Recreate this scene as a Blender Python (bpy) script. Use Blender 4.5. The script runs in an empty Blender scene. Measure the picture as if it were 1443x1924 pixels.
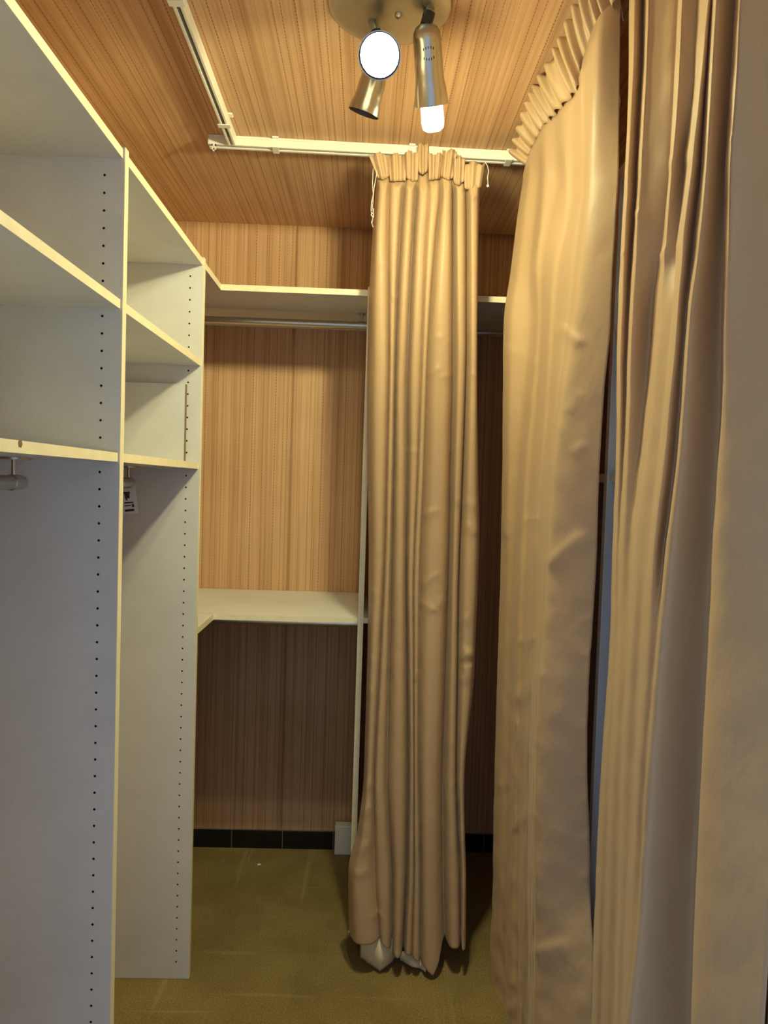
import bpy, bmesh, math, random
import numpy as np
from mathutils import Vector, Matrix, noise
random.seed(7)
scene = bpy.context.scene
COL = scene.collection

# ------------------------------------------------------------------ camera
FPX, CX, CY = 1334.0, 721.5, 962.0            # focal length and centre in photo pixels (1443 x 1924)
PITCH, YAW, ROLL, CAMH = -0.03903, 0.02619, 0.031855, 1.42
_f = np.array([math.sin(YAW)*math.cos(PITCH), math.cos(YAW)*math.cos(PITCH), math.sin(PITCH)])
_r = np.array([math.cos(YAW), -math.sin(YAW), 0.0]); _u = np.cross(_r, _f)
RT = math.cos(ROLL)*_r + math.sin(ROLL)*_u
UP = -math.sin(ROLL)*_r + math.cos(ROLL)*_u
FW = _f
CAM = np.array([0, 0, CAMH])
cd = bpy.data.cameras.new('camera'); cam = bpy.data.objects.new('camera', cd); COL.objects.link(cam)
cd.sensor_fit = 'VERTICAL'; cd.sensor_height = 36.0; cd.lens = FPX*36.0/1924.0; cd.clip_start = 0.02
cam.matrix_world = Matrix(((RT[0], UP[0], -FW[0], 0), (RT[1], UP[1], -FW[1], 0), (RT[2], UP[2], -FW[2], CAMH), (0, 0, 0, 1)))
scene.camera = cam

# ------------------------------------------------------------------ light and exposure
EXPOSURE = 0.0
DAY = 0.92                                      # cool daylight of the hallway, enters by the doorway behind the camera
BULB = 1880.0                                    # radiance of a lit bulb
vs = scene.view_settings
scene.display_settings.display_device = 'sRGB'
vs.view_transform = 'Standard'; vs.look = 'None'; vs.exposure = EXPOSURE; vs.gamma = 1.0; vs.use_curve_mapping = False
world = bpy.data.worlds.new('world'); scene.world = world; world.use_nodes = True
bg = world.node_tree.nodes['Background']; bg.inputs['Color'].default_value = (0.53, 0.70, 1.0, 1); bg.inputs['Strength'].default_value = DAY

ZC = 2.377            # ceiling
YB = 2.71             # back wall
XL, XR = -0.85, 0.86  # side walls
YF = 0.42             # wall with the doorway, just behind the camera's view
DX0, DX1, DZ = -0.44, 0.46, 2.05
pl = bpy.data.lights.new('doorway_daylight', 'AREA'); pl.shape = 'RECTANGLE'; pl.size = DX1-DX0; pl.size_y = DZ
pl.cycles.is_portal = True
po = bpy.data.objects.new('doorway_daylight', pl); COL.objects.link(po)
po.location = ((DX0+DX1)/2, YF-0.06, DZ/2); po.rotation_euler = (math.radians(90), 0, 0)

def ray(px, py): return (px-CX)/FPX*RT - (py-CY)/FPX*UP + FW
def atY(px, py, y): d = ray(px, py); return CAM + d*(y/d[1])
def atX(px, py, x): d = ray(px, py); return CAM + d*(x/d[0])
def atZ(px, py, z): d = ray(px, py); return CAM + d*((z-CAMH)/d[2])

# ------------------------------------------------------------------ materials
def new_mat(name):
    m = bpy.data.materials.new(name); m.use_nodes = True
    nt = m.node_tree; b = nt.nodes['Principled BSDF']
    return m, nt, b
def N(nt, typ, **kw):
    n = nt.nodes.new(typ)
    for k, v in kw.items():
        if k in ('operation', 'noise_dimensions', 'data_type', 'blend_type', 'feature', 'wave_type', 'bands_direction', 'interpolation_type'): setattr(n, k, v)
        else: n.inputs[k].default_value = v
    return n
def L(nt, a, b): nt.links.new(a, b)
def coords(nt, scale=(1, 1, 1)):
    t = nt.nodes.new('ShaderNodeTexCoord'); mp = nt.nodes.new('ShaderNodeMapping'); mp.inputs['Scale'].default_value = scale
    L(nt, t.outputs['Object'], mp.inputs['Vector']); return mp.outputs['Vector']
def ramp(nt, fac, stops, interp='LINEAR'):
    r = nt.nodes.new('ShaderNodeValToRGB'); r.color_ramp.interpolation = interp
    while len(r.color_ramp.elements) < len(stops): r.color_ramp.elements.new(0.5)
    for e, (p, c) in zip(r.color_ramp.elements, stops):
        e.position = p; e.color = (*c, 1) if len(c) == 3 else c
    L(nt, fac, r.inputs['Fac']); return r.outputs['Color']
def mixc(nt, fac, a, b, blend='MIX'):
    m = nt.nodes.new('ShaderNodeMix'); m.data_type = 'RGBA'; m.blend_type = blend
    for sock, v in ((m.inputs[0], fac), (m.inputs[6], a), (m.inputs[7], b)):
        if hasattr(v, 'is_linked'): L(nt, v, sock)
        elif isinstance(v, tuple): sock.default_value = (*v, 1)
        else: sock.default_value = v
    return m.outputs[2]
def bump(nt, b, h, strength, dist):
    n = nt.nodes.new('ShaderNodeBump'); n.inputs['Strength'].default_value = strength; n.inputs['Distance'].default_value = dist
    L(nt, h, n.inputs['Height']); L(nt, n.outputs['Normal'], b.inputs['Normal'])

def simple(name, col, rough=0.5, metal=0.0, var=0.0, vscale=20, bmp=0.0):
    m, nt, b = new_mat(name)
    b.inputs['Base Color'].default_value = (*col, 1); b.inputs['Roughness'].default_value = rough; b.inputs['Metallic'].default_value = metal
    if var or bmp:
        n = N(nt, 'ShaderNodeTexNoise', Scale=vscale, Detail=5.0, Roughness=0.6); L(nt, coords(nt), n.inputs['Vector'])
        c = ramp(nt, n.outputs['Fac'], [(0.3, tuple(x*(1-var) for x in col)), (0.7, tuple(min(1, x*(1+var)) for x in col))])
        L(nt, c, b.inputs['Base Color'])
        if bmp: bump(nt, b, n.outputs['Fac'], bmp, 0.002)
    return m

def wallpaper(name, stripe_axis, run_axis):
    """grasscloth-look paper: fine streaks along run_axis and irregular stitched dark lines"""
    m, nt, b = new_mat(name)
    sc = [0.0, 0.0, 0.0]; sc[stripe_axis] = 150; sc[run_axis] = 1.6
    n1 = N(nt, 'ShaderNodeTexNoise', Scale=1.0, Detail=4.0, Roughness=0.65); L(nt, coords(nt, tuple(sc)), n1.inputs['Vector'])
    sc2 = list(sc); sc2[stripe_axis] = 42; sc2[run_axis] = 0.35
    n2 = N(nt, 'ShaderNodeTexNoise', Scale=1.0, Detail=2.0); L(nt, coords(nt, tuple(sc2)), n2.inputs['Vector'])
    grain = [0, 0, 0]; grain[stripe_axis] = 500; grain[run_axis] = 260
    n3 = N(nt, 'ShaderNodeTexNoise', Scale=1.0, Detail=3.0); L(nt, coords(nt, tuple(grain)), n3.inputs['Vector'])
    c1 = ramp(nt, n1.outputs['Fac'], [(0.26, (0.52, 0.290, 0.145)), (0.47, (0.64, 0.395, 0.215)), (0.72, (0.72, 0.460, 0.265))])
    c2 = ramp(nt, n2.outputs['Fac'], [(0.32, (0.80, 0.74, 0.68)), (0.52, (1, 1, 1)), (0.75, (1.0, 1.0, 1.0))])
    c = mixc(nt, 0.85, c1, c2, 'MULTIPLY')
    c3 = ramp(nt, n3.outputs['Fac'], [(0.3, (0.80, 0.78, 0.74)), (0.6, (1, 1, 1))]); c = mixc(nt, 0.6, c, c3, 'MULTIPLY')
    # stitched lines
    sep = nt.nodes.new('ShaderNodeSeparateXYZ'); L(nt, coords(nt), sep.inputs[0])
    s = sep.outputs[stripe_axis]; r = sep.outputs[run_axis]
    def math_(op, a, v=None):
        n = nt.nodes.new('ShaderNodeMath'); n.operation = op
        for i, q in enumerate((a, v)):
            if q is None: continue
            if hasattr(q, 'is_linked'): L(nt, q, n.inputs[i])
            else: n.inputs[i].default_value = q
        return n.outputs[0]
    fr = math_('FRACT', math_('DIVIDE', math_('ADD', s, 5.0), 0.265))
    rnd = random.Random(3); stops = [(0.0, (0, 0, 0))]
    p = 0.03
    while p < 0.95 and len(stops) < 29:
        w = rnd.choice((0.006, 0.008, 0.011)); k = rnd.choice((0.35, 0.6, 1.0))
        stops += [(p, (k, k, k)), (p+w, (0, 0, 0))]; p += w+rnd.choice((0.035, 0.06, 0.09, 0.10))
    ln = ramp(nt, fr, stops, 'CONSTANT')
    dash = math_('GREATER_THAN', math_('FRACT', math_('DIVIDE', math_('ADD', r, 9.0), 0.011)), 0.42)
    dash = math_('ADD', math_('MULTIPLY', dash, 0.55), 0.3)
    fac = math_('MULTIPLY', ln, dash)
    c = mixc(nt, fac, c, (0.26, 0.125, 0.055))
    # slow stains of age
    n4 = N(nt, 'ShaderNodeTexNoise', Scale=2.6, Detail=2.0); L(nt, coords(nt), n4.inputs['Vector'])
    c4 = ramp(nt, n4.outputs['Fac'], [(0.35, (0.90, 0.88, 0.84)), (0.6, (1, 1, 1))]); c = mixc(nt, 1.0, c, c4, 'MULTIPLY')
    L(nt, c, b.inputs['Base Color']); b.inputs['Roughness'].default_value = 0.75
    b.inputs['Specular IOR Level'].default_value = 0.25
    bump(nt, b, n1.outputs['Fac'], 0.35, 0.0015)
    return m
M = {}
M['paper_ceiling'] = wallpaper('wallpaper_ceiling', 0, 1)
M['paper_back'] = wallpaper('wallpaper_back', 0, 2)
M['paper_side'] = wallpaper('wallpaper_side', 1, 2)

def laminate(name, a, b2):
    m, nt, b = new_mat(name)
    n = N(nt, 'ShaderNodeTexNoise', Scale=3.2, Detail=4.0, Roughness=0.6); L(nt, coords(nt), n.inputs['Vector'])
    n2 = N(nt, 'ShaderNodeTexNoise', Scale=420.0, Detail=2.0); L(nt, coords(nt), n2.inputs['Vector'])
    c = ramp(nt, n.outputs['Fac'], [(0.36, b2), (0.56, a)])
    c2 = ramp(nt, n2.outputs['Fac'], [(0.3, (0.94, 0.94, 0.93)), (0.6, (1, 1, 1))])
    L(nt, mixc(nt, 1.0, c, c2, 'MULTIPLY'), b.inputs['Base Color'])
    b.inputs['Roughness'].default_value = 0.46; b.inputs['Specular IOR Level'].default_value = 0.35
    bump(nt, b, n2.outputs['Fac'], 0.05, 0.0005)
    return m
M['laminate'] = laminate('white_laminate', (0.69, 0.68, 0.655), (0.625, 0.615, 0.59))
M['edge'] = simple('cream_edge_banding', (0.86, 0.78, 0.54), 0.42, var=0.05, vscale=30)
M['chip'] = simple('raw_chipboard', (0.20, 0.13, 0.07), 0.9, var=0.3, vscale=300)
M['hole'] = simple('peg_hole_dark', (0.02, 0.015, 0.015), 0.9)
M['track'] = simple('white_painted_track', (0.80, 0.78, 0.70), 0.35, var=0.03)
M['slot'] = simple('track_slot_dark', (0.03, 0.028, 0.025), 0.8)
M['plastic'] = simple('white_plastic', (0.82, 0.80, 0.74), 0.35, var=0.02)
M['cord'] = simple('white_cord', (0.80, 0.76, 0.66), 0.8)
M['steel'] = simple('rail_steel', (0.56, 0.52, 0.44), 0.3, 1.0, var=0.05, vscale=15)
M['nickel'] = simple('satin_nickel', (0.54, 0.50, 0.43), 0.27, 1.0, var=0.04, vscale=12)
M['plate'] = simple('brushed_plate', (0.50, 0.48, 0.42), 0.36, 1.0, var=0.05, vscale=9)
M['black'] = simple('black_plastic', (0.015, 0.015, 0.015), 0.4)
M['inner'] = simple('spot_inner', (0.10, 0.09, 0.08), 0.4, 0.6)
M['tile'] = simple('black_glazed_tile', (0.008, 0.008, 0.009), 0.22, var=0.2)
M['grout'] = simple('grey_grout', (0.24, 0.20, 0.17), 0.9, var=0.1, vscale=80)
M['card'] = simple('white_card', (0.82, 0.80, 0.78), 0.6, var=0.02)
M['ink'] = simple('dark_print', (0.06, 0.03, 0.035), 0.6)
M['lining'] = simple('cream_lining', (0.74, 0.64, 0.45), 0.8, var=0.06, vscale=40, bmp=0.4)
M['plaster'] = simple('hall_paint', (0.6, 0.58, 0.55), 0.8, var=0.02)

def fabric(name, col, crease=0.5, hem=None):
    m, nt, b = new_mat(name)
    n2 = N(nt, 'ShaderNodeTexNoise', Scale=22.0, Detail=3.0, Distortion=0.3); L(nt, coords(nt, (1, 1, 0.6)), n2.inputs['Vector'])
    weave = N(nt, 'ShaderNodeTexNoise', Scale=700.0, Detail=1.0); L(nt, coords(nt), weave.inputs['Vector'])
    c = ramp(nt, weave.outputs['Fac'], [(0.3, tuple(x*0.93 for x in col)), (0.7, tuple(min(1, x*1.05) for x in col))])
    L(nt, c, b.inputs['Base Color']); b.inputs['Roughness'].default_value = 0.44
    b.inputs['Specular IOR Level'].default_value = 0.38
    b.inputs['Sheen Weight'].default_value = 0.12; b.inputs['Sheen Roughness'].default_value = 0.4
    # crinkles, stronger towards the lower half where the cloth has been crushed
    n3 = N(nt, 'ShaderNodeTexNoise', Scale=1.0, Detail=4.0, Roughness=0.55, Distortion=0.35); L(nt, coords(nt, (26, 26, 15)), n3.inputs['Vector'])
    sp = nt.nodes.new('ShaderNodeSeparateXYZ'); L(nt, coords(nt), sp.inputs[0])
    mr = nt.nodes.new('ShaderNodeMapRange'); mr.interpolation_type = 'SMOOTHSTEP'
    for q, v in zip((1, 2, 3, 4), (1.9, 0.5, 0.08, 0.7)): mr.inputs[q].default_value = v
    L(nt, sp.outputs[2], mr.inputs[0])
    mu = N(nt, 'ShaderNodeMath', operation='MULTIPLY'); L(nt, n3.outputs['Fac'], mu.inputs[0]); L(nt, mr.outputs[0], mu.inputs[1])
    ad = N(nt, 'ShaderNodeMath', operation='ADD'); L(nt, n2.outputs['Fac'], ad.inputs[0]); L(nt, mu.outputs[0], ad.inputs[1])
    bump(nt, b, ad.outputs[0], crease, 0.007)
    tr = nt.nodes.new('ShaderNodeBsdfTranslucent'); tr.inputs['Color'].default_value = (col[0]*0.95, col[1]*0.74, col[2]*0.48, 1)
    mx = nt.nodes.new('ShaderNodeMixShader'); mx.inputs[0].default_value = 0.27
    out = nt.nodes['Material Output']
    L(nt, b.outputs[0], mx.inputs[1]); L(nt, tr.outputs[0], mx.inputs[2]); L(nt, mx.outputs[0], out.inputs['Surface'])
    return m
M['fabric'] = fabric('peach_satin_cotton', (0.68, 0.485, 0.275), 0.35)

def carpet():
    m, nt, b = new_mat('olive_carpet')
    n = N(nt, 'ShaderNodeTexNoise', Scale=230.0, Detail=3.0, Roughness=0.7); L(nt, coords(nt), n.inputs['Vector'])
    n2 = N(nt, 'ShaderNodeTexNoise', Scale=6.0, Detail=4.0); L(nt, coords(nt), n2.inputs['Vector'])
    c = ramp(nt, n.outputs['Fac'], [(0.3, (0.16, 0.115, 0.036)), (0.52, (0.265, 0.193, 0.078)), (0.75, (0.38, 0.285, 0.125))])
    c2 = ramp(nt, n2.outputs['Fac'], [(0.35, (0.80, 0.78, 0.72)), (0.65, (1, 1, 1))])
    c = mixc(nt, 1.0, c, c2, 'MULTIPLY')
    # faint worn threads running in both directions, broken up
    tot = None
    for sc in ((26, 1.3, 1), (1.3, 26, 1)):
        w = N(nt, 'ShaderNodeTexNoise', Scale=1.0, Detail=2.0, Distortion=0.3); L(nt, coords(nt, sc), w.inputs['Vector'])
        mr = nt.nodes.new('ShaderNodeMapRange'); mr.inputs[1].default_value = 0.64; mr.inputs[2].default_value = 0.72
        L(nt, w.outputs['Fac'], mr.inputs[0])
        if tot is None: tot = mr.outputs[0]
        else:
            a = N(nt, 'ShaderNodeMath', operation='MAXIMUM'); L(nt, tot, a.inputs[0]); L(nt, mr.outputs[0], a.inputs[1]); tot = a.outputs[0]
    f = N(nt, 'ShaderNodeMath', operation='MULTIPLY'); L(nt, tot, f.inputs[0]); L(nt, n.outputs['Fac'], f.inputs[1])
    c = mixc(nt, f.outputs[0], c, (0.33, 0.26, 0.115))
    L(nt, c, b.inputs['Base Color']); b.inputs['Roughness'].default_value = 0.95; b.inputs['Specular IOR Level'].default_value = 0.1
    bump(nt, b, n.outputs['Fac'], 0.8, 0.004)
    return m
M['carpet'] = carpet()
def emitter(name, col, s):
    m, nt, b = new_mat(name)
    b.inputs['Base Color'].default_value = (0.9, 0.9, 0.85, 1)
    b.inputs['Emission Color'].default_value = (*col, 1)
    lf = nt.nodes.new('ShaderNodeLightFalloff'); lf.inputs['Strength'].default_value = s; lf.inputs['Smooth'].default_value = 1.0   # softened, non-physical falloff: holds back light close to the bulb
    L(nt, lf.outputs['Quadratic'], b.inputs['Emission Strength'])
    return m
M['bulb'] = emitter('lit_bulb_glass', (1.0, 0.95, 0.53), BULB)
M['bulb_recessed'] = emitter('lit_reflector_bulb_glass', (1.0, 0.95, 0.53), BULB*0.32)

# ------------------------------------------------------------------ mesh helpers
class MB:
    def __init__(s): s.v = []; s.f = []; s.mi = []
    def add(s, vs, fs, mi=0):
        o = len(s.v); s.v += [tuple(float(c) for c in p) for p in vs]; s.f += [tuple(i+o for i in f) for f in fs]; s.mi += [mi]*len(fs); return s
    def box(s, x0, x1, y0, y1, z0, z1, mi=0):
        return s.add([(x0,y0,z0),(x1,y0,z0),(x1,y1,z0),(x0,y1,z0),(x0,y0,z1),(x1,y0,z1),(x1,y1,z1),(x0,y1,z1)],
                     [(0,3,2,1),(4,5,6,7),(0,1,5,4),(1,2,6,5),(2,3,7,6),(3,0,4,7)], mi)
    def bar(s, a, b, w, h, up=(0,0,1), mi=0):
        """rectangular bar from a to b, w sideways, h along up"""
        a = Vector(a); b = Vector(b); d = (b-a).normalized(); u = Vector(up); r = d.cross(u).normalized(); u = r.cross(d).normalized()
        vs = [p + r*(w/2*i) + u*(h/2*j) for p in (a, b) for i, j in ((-1,-1),(1,-1),(1,1),(-1,1))]
        return s.add(vs, [(0,1,2,3),(7,6,5,4),(0,4,5,1),(1,5,6,2),(2,6,7,3),(3,7,4,0)], mi)
    def tube(s, pts, r, n=10, mi=0):
        pts = [Vector(p) for p in pts]; rs = r if isinstance(r, (list, tuple)) else [r]*len(pts)
        d = (pts[1]-pts[0]).normalized(); q = d.orthogonal().normalized(); vs = []; fs = []
        for i, p in enumerate(pts):
            d = (pts[min(i+1, len(pts)-1)]-pts[max(i-1, 0)]).normalized()
            q = (q-d*q.dot(d)).normalized(); w = d.cross(q)
            vs += [p+(q*math.cos(2*math.pi*k/n)+w*math.sin(2*math.pi*k/n))*rs[i] for k in range(n)]
        for i in range(len(pts)-1):
            for k in range(n):
                a = i*n+k; b = i*n+(k+1) % n; fs.append((a, b, b+n, a+n))
        fs += [tuple(range(n-1, -1, -1)), tuple(range((len(pts)-1)*n, len(pts)*n))]
        return s.add(vs, fs, mi)
    def lathe(s, o, axis, prof, n=28, mi=0, cap0=False, cap1=False):
        """prof: list of (distance along axis, radius)"""
        o = Vector(o); d = Vector(axis).normalized(); q = d.orthogonal().normalized(); w = d.cross(q); vs = []; fs = []
        for t, r in prof: vs += [o+d*t+(q*math.cos(2*math.pi*k/n)+w*math.sin(2*math.pi*k/n))*r for k in range(n)]
        for i in range(len(prof)-1):
            for k in range(n):
                a = i*n+k; b = i*n+(k+1) % n; fs.append((a, b, b+n, a+n))
        if cap0: fs.append(tuple(range(n-1, -1, -1)))
        if cap1: fs.append(tuple(range((len(prof)-1)*n, len(prof)*n)))
        return s.add(vs, fs, mi)
    def prism(s, poly, z0, z1, mi=0):
        n = len(poly); vs = [(x, y, z0) for x, y in poly]+[(x, y, z1) for x, y in poly]
        fs = [tuple(range(n-1, -1, -1)), tuple(range(n, 2*n))]+[(i, (i+1) % n, n+(i+1) % n, n+i) for i in range(n)]
        return s.add(vs, fs, mi)
    def grid(s, P, mi=0, flip=False):
        nu = len(P[0]); vs = [p for row in P for p in row]; fs = []
        for j in range(len(P)-1):
            for i in range(nu-1):
                f = (j*nu+i, j*nu+i+1, (j+1)*nu+i+1, (j+1)*nu+i); fs.append(f[::-1] if flip else f)
        return s.add(vs, fs, mi)
    def build(s, name, mats, parent=None, origin=None, smooth=False, bevel=0.0, solid=0.0, autosmooth=None):
        me = bpy.data.meshes.new(name)
        o = Vector(world_of(parent)) if parent else Vector(origin if origin is not None else base_of(s.v))
        me.from_pydata([tuple(Vector(p)-o) for p in s.v], [], s.f)
        if not isinstance(mats, (list, tuple)): mats = [mats]
        for m in mats: me.materials.append(M[m])
        me.polygons.foreach_set('material_index', s.mi)
        if smooth: me.polygons.foreach_set('use_smooth', [True]*len(s.f))
        bm = bmesh.new(); bm.from_mesh(me); bmesh.ops.recalc_face_normals(bm, faces=bm.faces); bm.to_mesh(me); bm.free()
        me.update(); ob = bpy.data.objects.new(name, me); COL.objects.link(ob)
        if parent: ob.parent = parent
        else: ob.location = o
        if autosmooth:
            me.polygons.foreach_set('use_smooth', [True]*len(s.f)); me.set_sharp_from_angle(angle=math.radians(autosmooth))
        if solid:
            md = ob.modifiers.new('thickness', 'SOLIDIFY'); md.thickness = solid; md.offset = 0
        if bevel:
            md = ob.modifiers.new('bevel', 'BEVEL'); md.width = bevel; md.segments = 2; md.limit_method = 'ANGLE'
        return ob
def world_of(o):
    v = Vector((0, 0, 0))
    while o: v = v+o.location; o = o.parent
    return v
def base_of(vs):
    a = np.array(vs); lo = a.min(0); hi = a.max(0); return ((lo[0]+hi[0])/2, (lo[1]+hi[1])/2, lo[2])
def tag(o, label, cat, group=None):
    o['label'] = label; o['category'] = cat
    if group: o['group'] = group
    return o
def thing(name, label, cat, loc, group=None):
    o = bpy.data.objects.new(name, None); COL.objects.link(o); o.location = loc; o.empty_display_size = 0.05
    return tag(o, label, cat, group)
def struct(o): o['kind'] = 'structure'; return o
def box(x0, x1, y0, y1, z0, z1): return MB().box(x0, x1, y0, y1, z0, z1)

# ------------------------------------------------------------------ room shell
struct(box(XL-0.1, XR+0.1, YF-0.1, YB+0.1, -0.08, 0.0).build('floor', 'carpet', origin=(0, 0, 0)))
struct(box(XL-0.1, XR+0.1, YF-0.1, YB+0.1, ZC, ZC+0.08).build('ceiling', 'paper_ceiling', origin=(0, 0, 0)))
struct(box(XL-0.08, XL, YF, YB, 0, ZC).build('wall_left', 'paper_side', origin=(0, 0, 0)))
struct(box(XR, XR+0.08, YF, YB, 0, ZC).build('wall_right', 'paper_side', origin=(0, 0, 0)))
wb = struct(box(XL-0.08, XR+0.08, YB+0.0012, YB+0.08, 0, ZC).build('wall_back', 'paper_back', origin=(0, 0, 0)))
fb = MB(); fb.box(XL-0.08, DX0, YF-0.1, YF, 0, ZC); fb.box(DX1, XR+0.08, YF-0.1, YF, 0, ZC); fb.box(DX0, DX1, YF-0.1, YF, DZ, ZC)
struct(fb.build('wall_front', 'plaster', origin=(0, 0, 0)))
# wallpaper drops on the back wall; the seam at x = -0.29 gapes a little above the shelf
SEAM = [-0.85, -0.292, 0.24, 0.77, 0.86]
for i in range(4):
    a, b = SEAM[i]+0.0004, SEAM[i+1]-0.0004
    zs = np.linspace(0.0, ZC, 60); P = []
    xs = [a, a+0.02, a+0.05]+list(np.linspace(a+0.1, b-0.1, 5))+[b-0.05, b-0.02, b-0.008, b] if b-a > 0.25 else [a, b]
    for z in zs:
        k = max(0.0, 1-((z-2.12)/0.17)**2) if i == 0 else 0.0
        row = []
        for x in xs:
            e = max(0.0, 1-(b-x)/0.05)**2*k
            row.append((x-0.007*e, YB-0.020*e, z))
        P.append(row)
    MB().grid(P).build('wallpaper_strip', 'paper_back', parent=wb, solid=0.0006, smooth=True)

# tiled skirting on the back wall
bb = struct(box(XL, XR, YB-0.006, YB, 0.0, 0.071).build('baseboard_back', 'grout', origin=(0, 0, 0)))
x = -0.868
while x < XR:
    x0, x1 = max(x, XL)+0.0014, min(x+0.1955, XR)-0.0014
    box(x0, x1, YB-0.011, YB-0.005, 0.001, 0.070).build('tile', 'tile', parent=bb, bevel=0.0012)
    x += 0.1955

# ------------------------------------------------------------------ boards
def holed_panel(x0, x1, y0, y1, z0, z1, hx, hz, r=0.0024):
    """upright panel in the x-z plane; its near face (y0) has drilled peg holes, real recesses"""
    m = MB(); q = 0.006
    m.add([(x0,y1,z0),(x1,y1,z0),(x1,y1,z1),(x0,y1,z1),(x0,y0,z0),(x1,y0,z0),(x1,y0,z1),(x0,y0,z1)],
          [(0,1,2,3),(0,4,5,1),(3,2,6,7),(0,3,7,4),(1,5,6,2)])
    def rect(a, b, c, d): m.add([(a,y0,c),(b,y0,c),(b,y0,d),(a,y0,d)], [(0,1,2,3)])
    rect(x0, hx-q, z0, z1); rect(hx+q, x1, z0, z1)
    prev = z0
    for z in hz:
        rect(hx-q, hx+q, prev, z-q); prev = z+q
        n = 16; ang = [2*math.pi*k/n for k in range(n)]
        outer = []
        for a in ang:
            c, s_ = math.cos(a), math.sin(a); k = q/max(abs(c), abs(s_)); outer.append((hx+c*k, y0, z+s_*k))
        inner = [(hx+r*math.cos(a), y0, z+r*math.sin(a)) for a in ang]
        deep = [(hx+r*math.cos(a), y0+0.009, z+r*math.sin(a)) for a in ang]
        m.add(outer+inner, [(k, (k+1) % n, n+(k+1) % n, n+k) for k in range(n)])
        m.add(inner+deep, [(k, (k+1) % n, n+(k+1) % n, n+k) for k in range(n)]+[tuple(n+k for k in range(n))], 1)
    rect(hx-q, hx+q, prev, z1)
    return m
HZ = [0.050+0.032*k for k in range(61)]

def rail_with_studs(parent, a, b, r, studs, ztop, name='hanging_rail', flange=0.03):
    t = MB().tube([a, b], r, 20).build(name, 'steel', parent=parent, autosmooth=40)
    for p in studs:
        m = MB(); m.tube([(p[0], p[1], p[2]+r*0.6), (p[0], p[1], ztop-0.003)], 0.004, 10)
        m.lathe((p[0], p[1], ztop-0.004), (0, 0, 1), [(0, flange), (0.0038, flange)], 20, cap0=True, cap1=True)
        m.lathe((p[0], p[1], p[2]), Vector(b)-Vector(a), [(-0.012, r+0.0015), (0.012, r+0.0015)], 20, cap0=True, cap1=True)
        m.build('rail_bracket', 'steel', parent=t, autosmooth=40)
    return t

TOPZ = 2.018
def side_shelving(name, label, sgn, xf, xw, uprights, bays):
    """sgn -1: along the left wall (front edge faces +x); +1: along the right wall"""
    root = thing(name, label, 'shelving', ((xf+xw)/2, (uprights[0][0]+uprights[-1][1])/2, 0))
    lo, hi = min(xf, xw), max(xf, xw)
    for y0, y1, holes in uprights:
        hx = xf+sgn*0.037
        e = -sgn*0.0012
        if holes:
            o = holed_panel(min(xf-e, xw), max(xf-e, xw), y0, y1, 0.001, TOPZ+0.004, hx, HZ).build('side_panel', ['laminate', 'hole'], parent=root)
        else:
            o = box(min(xf-e, xw), max(xf-e, xw), y0, y1, 0.001, TOPZ+0.004).build('side_panel', 'laminate', parent=root)
        xs = sorted((xf, xf-e)); box(xs[0], xs[1], y0, y1, 0.001, TOPZ+0.004).build('edge_band', 'edge', parent=o)
    out = {}
    for y0, y1, zs in bays:
        for z in zs:
            e = -sgn*0.0012; back = 0.0006
            o = box(min(xf-sgn*-0.004-e, xw), max(xf-sgn*-0.004-e, xw), y0+0.0005, y1-0.0005, z-0.017, z).build('shelf', 'laminate', parent=root)
            xs = sorted((xf+sgn*0.004, xf+sgn*0.004-e)); box(xs[0], xs[1], y0+0.0005, y1-0.0005, z-0.017, z).build('edge_band', 'edge', parent=o)
            out[(y0, z)] = o
    return root, out
XFL, XFR = -0.46, 0.475
lu, lsh = side_shelving('shelving_unit', 'white laminate shelving with drilled uprights and open bays along the left wall', -1, XFL, XL+0.001,
    [(0.702, 0.720, False), (1.338, 1.358, True), (1.973, 1.991, True)],
    [(0.720, 1.338, (TOPZ, 1.745, 1.463)), (1.358, 1.973, (TOPZ, 1.745, 1.463))])
# worn chip in the front edge of the nearest hanging shelf
c = atX(38, 834, XFL-0.004)
mchip = MB(); ang = [2*math.pi*k/11 for k in range(11)]
rr = [0.0055*random.uniform(0.75, 1.15) for _ in ang]
mchip.add([(XFL-0.0035, c[1]+1.15*r*math.cos(a), c[2]+r*math.sin(a)) for a, r in zip(ang, rr)]+[(XFL-0.0044, c[1]+1.4*r*math.cos(a), c[2]+1.15*r*math.sin(a)) for a, r in zip(ang, rr)],
          [tuple(range(11))]+[(k, (k+1) % 11, 11+(k+1) % 11, 11+k) for k in range(11)])
o = mchip.build('chipped_spot', 'chip', parent=lsh[(0.720, 1.463)]); o['label'] = 'dark chip in the cream edge'
# hanging rails in the two left bays
rail_with_studs(lu, (-0.605, 0.722, 1.403), (-0.605, 1.262, 1.403), 0.0125, [(-0.605, 1.235, 1.403), (-0.605, 0.80, 1.403)], 1.446, flange=0.028)
rail_with_studs(lu, (-0.612, 1.40, 1.403), (-0.612, 1.862, 1.403), 0.0125, [(-0.612, 1.845, 1.403), (-0.612, 1.45, 1.403)], 1.446, flange=0.028)
# loose board against the second upright
lb = thing('loose_board', 'loose white board with raw brown edge propped upright on shelf against drilled panel', 'board', (-0.66, 1.96, 1.463))
box(XL+0.02, -0.5005, 1.9570, 1.9722, 1.4635, 1.675).build('board', 'laminate', parent=lb)
box(-0.5005, -0.4990, 1.9570, 1.9722, 1.4635, 1.675).build('raw_edge', 'chip', parent=lb)

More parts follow.
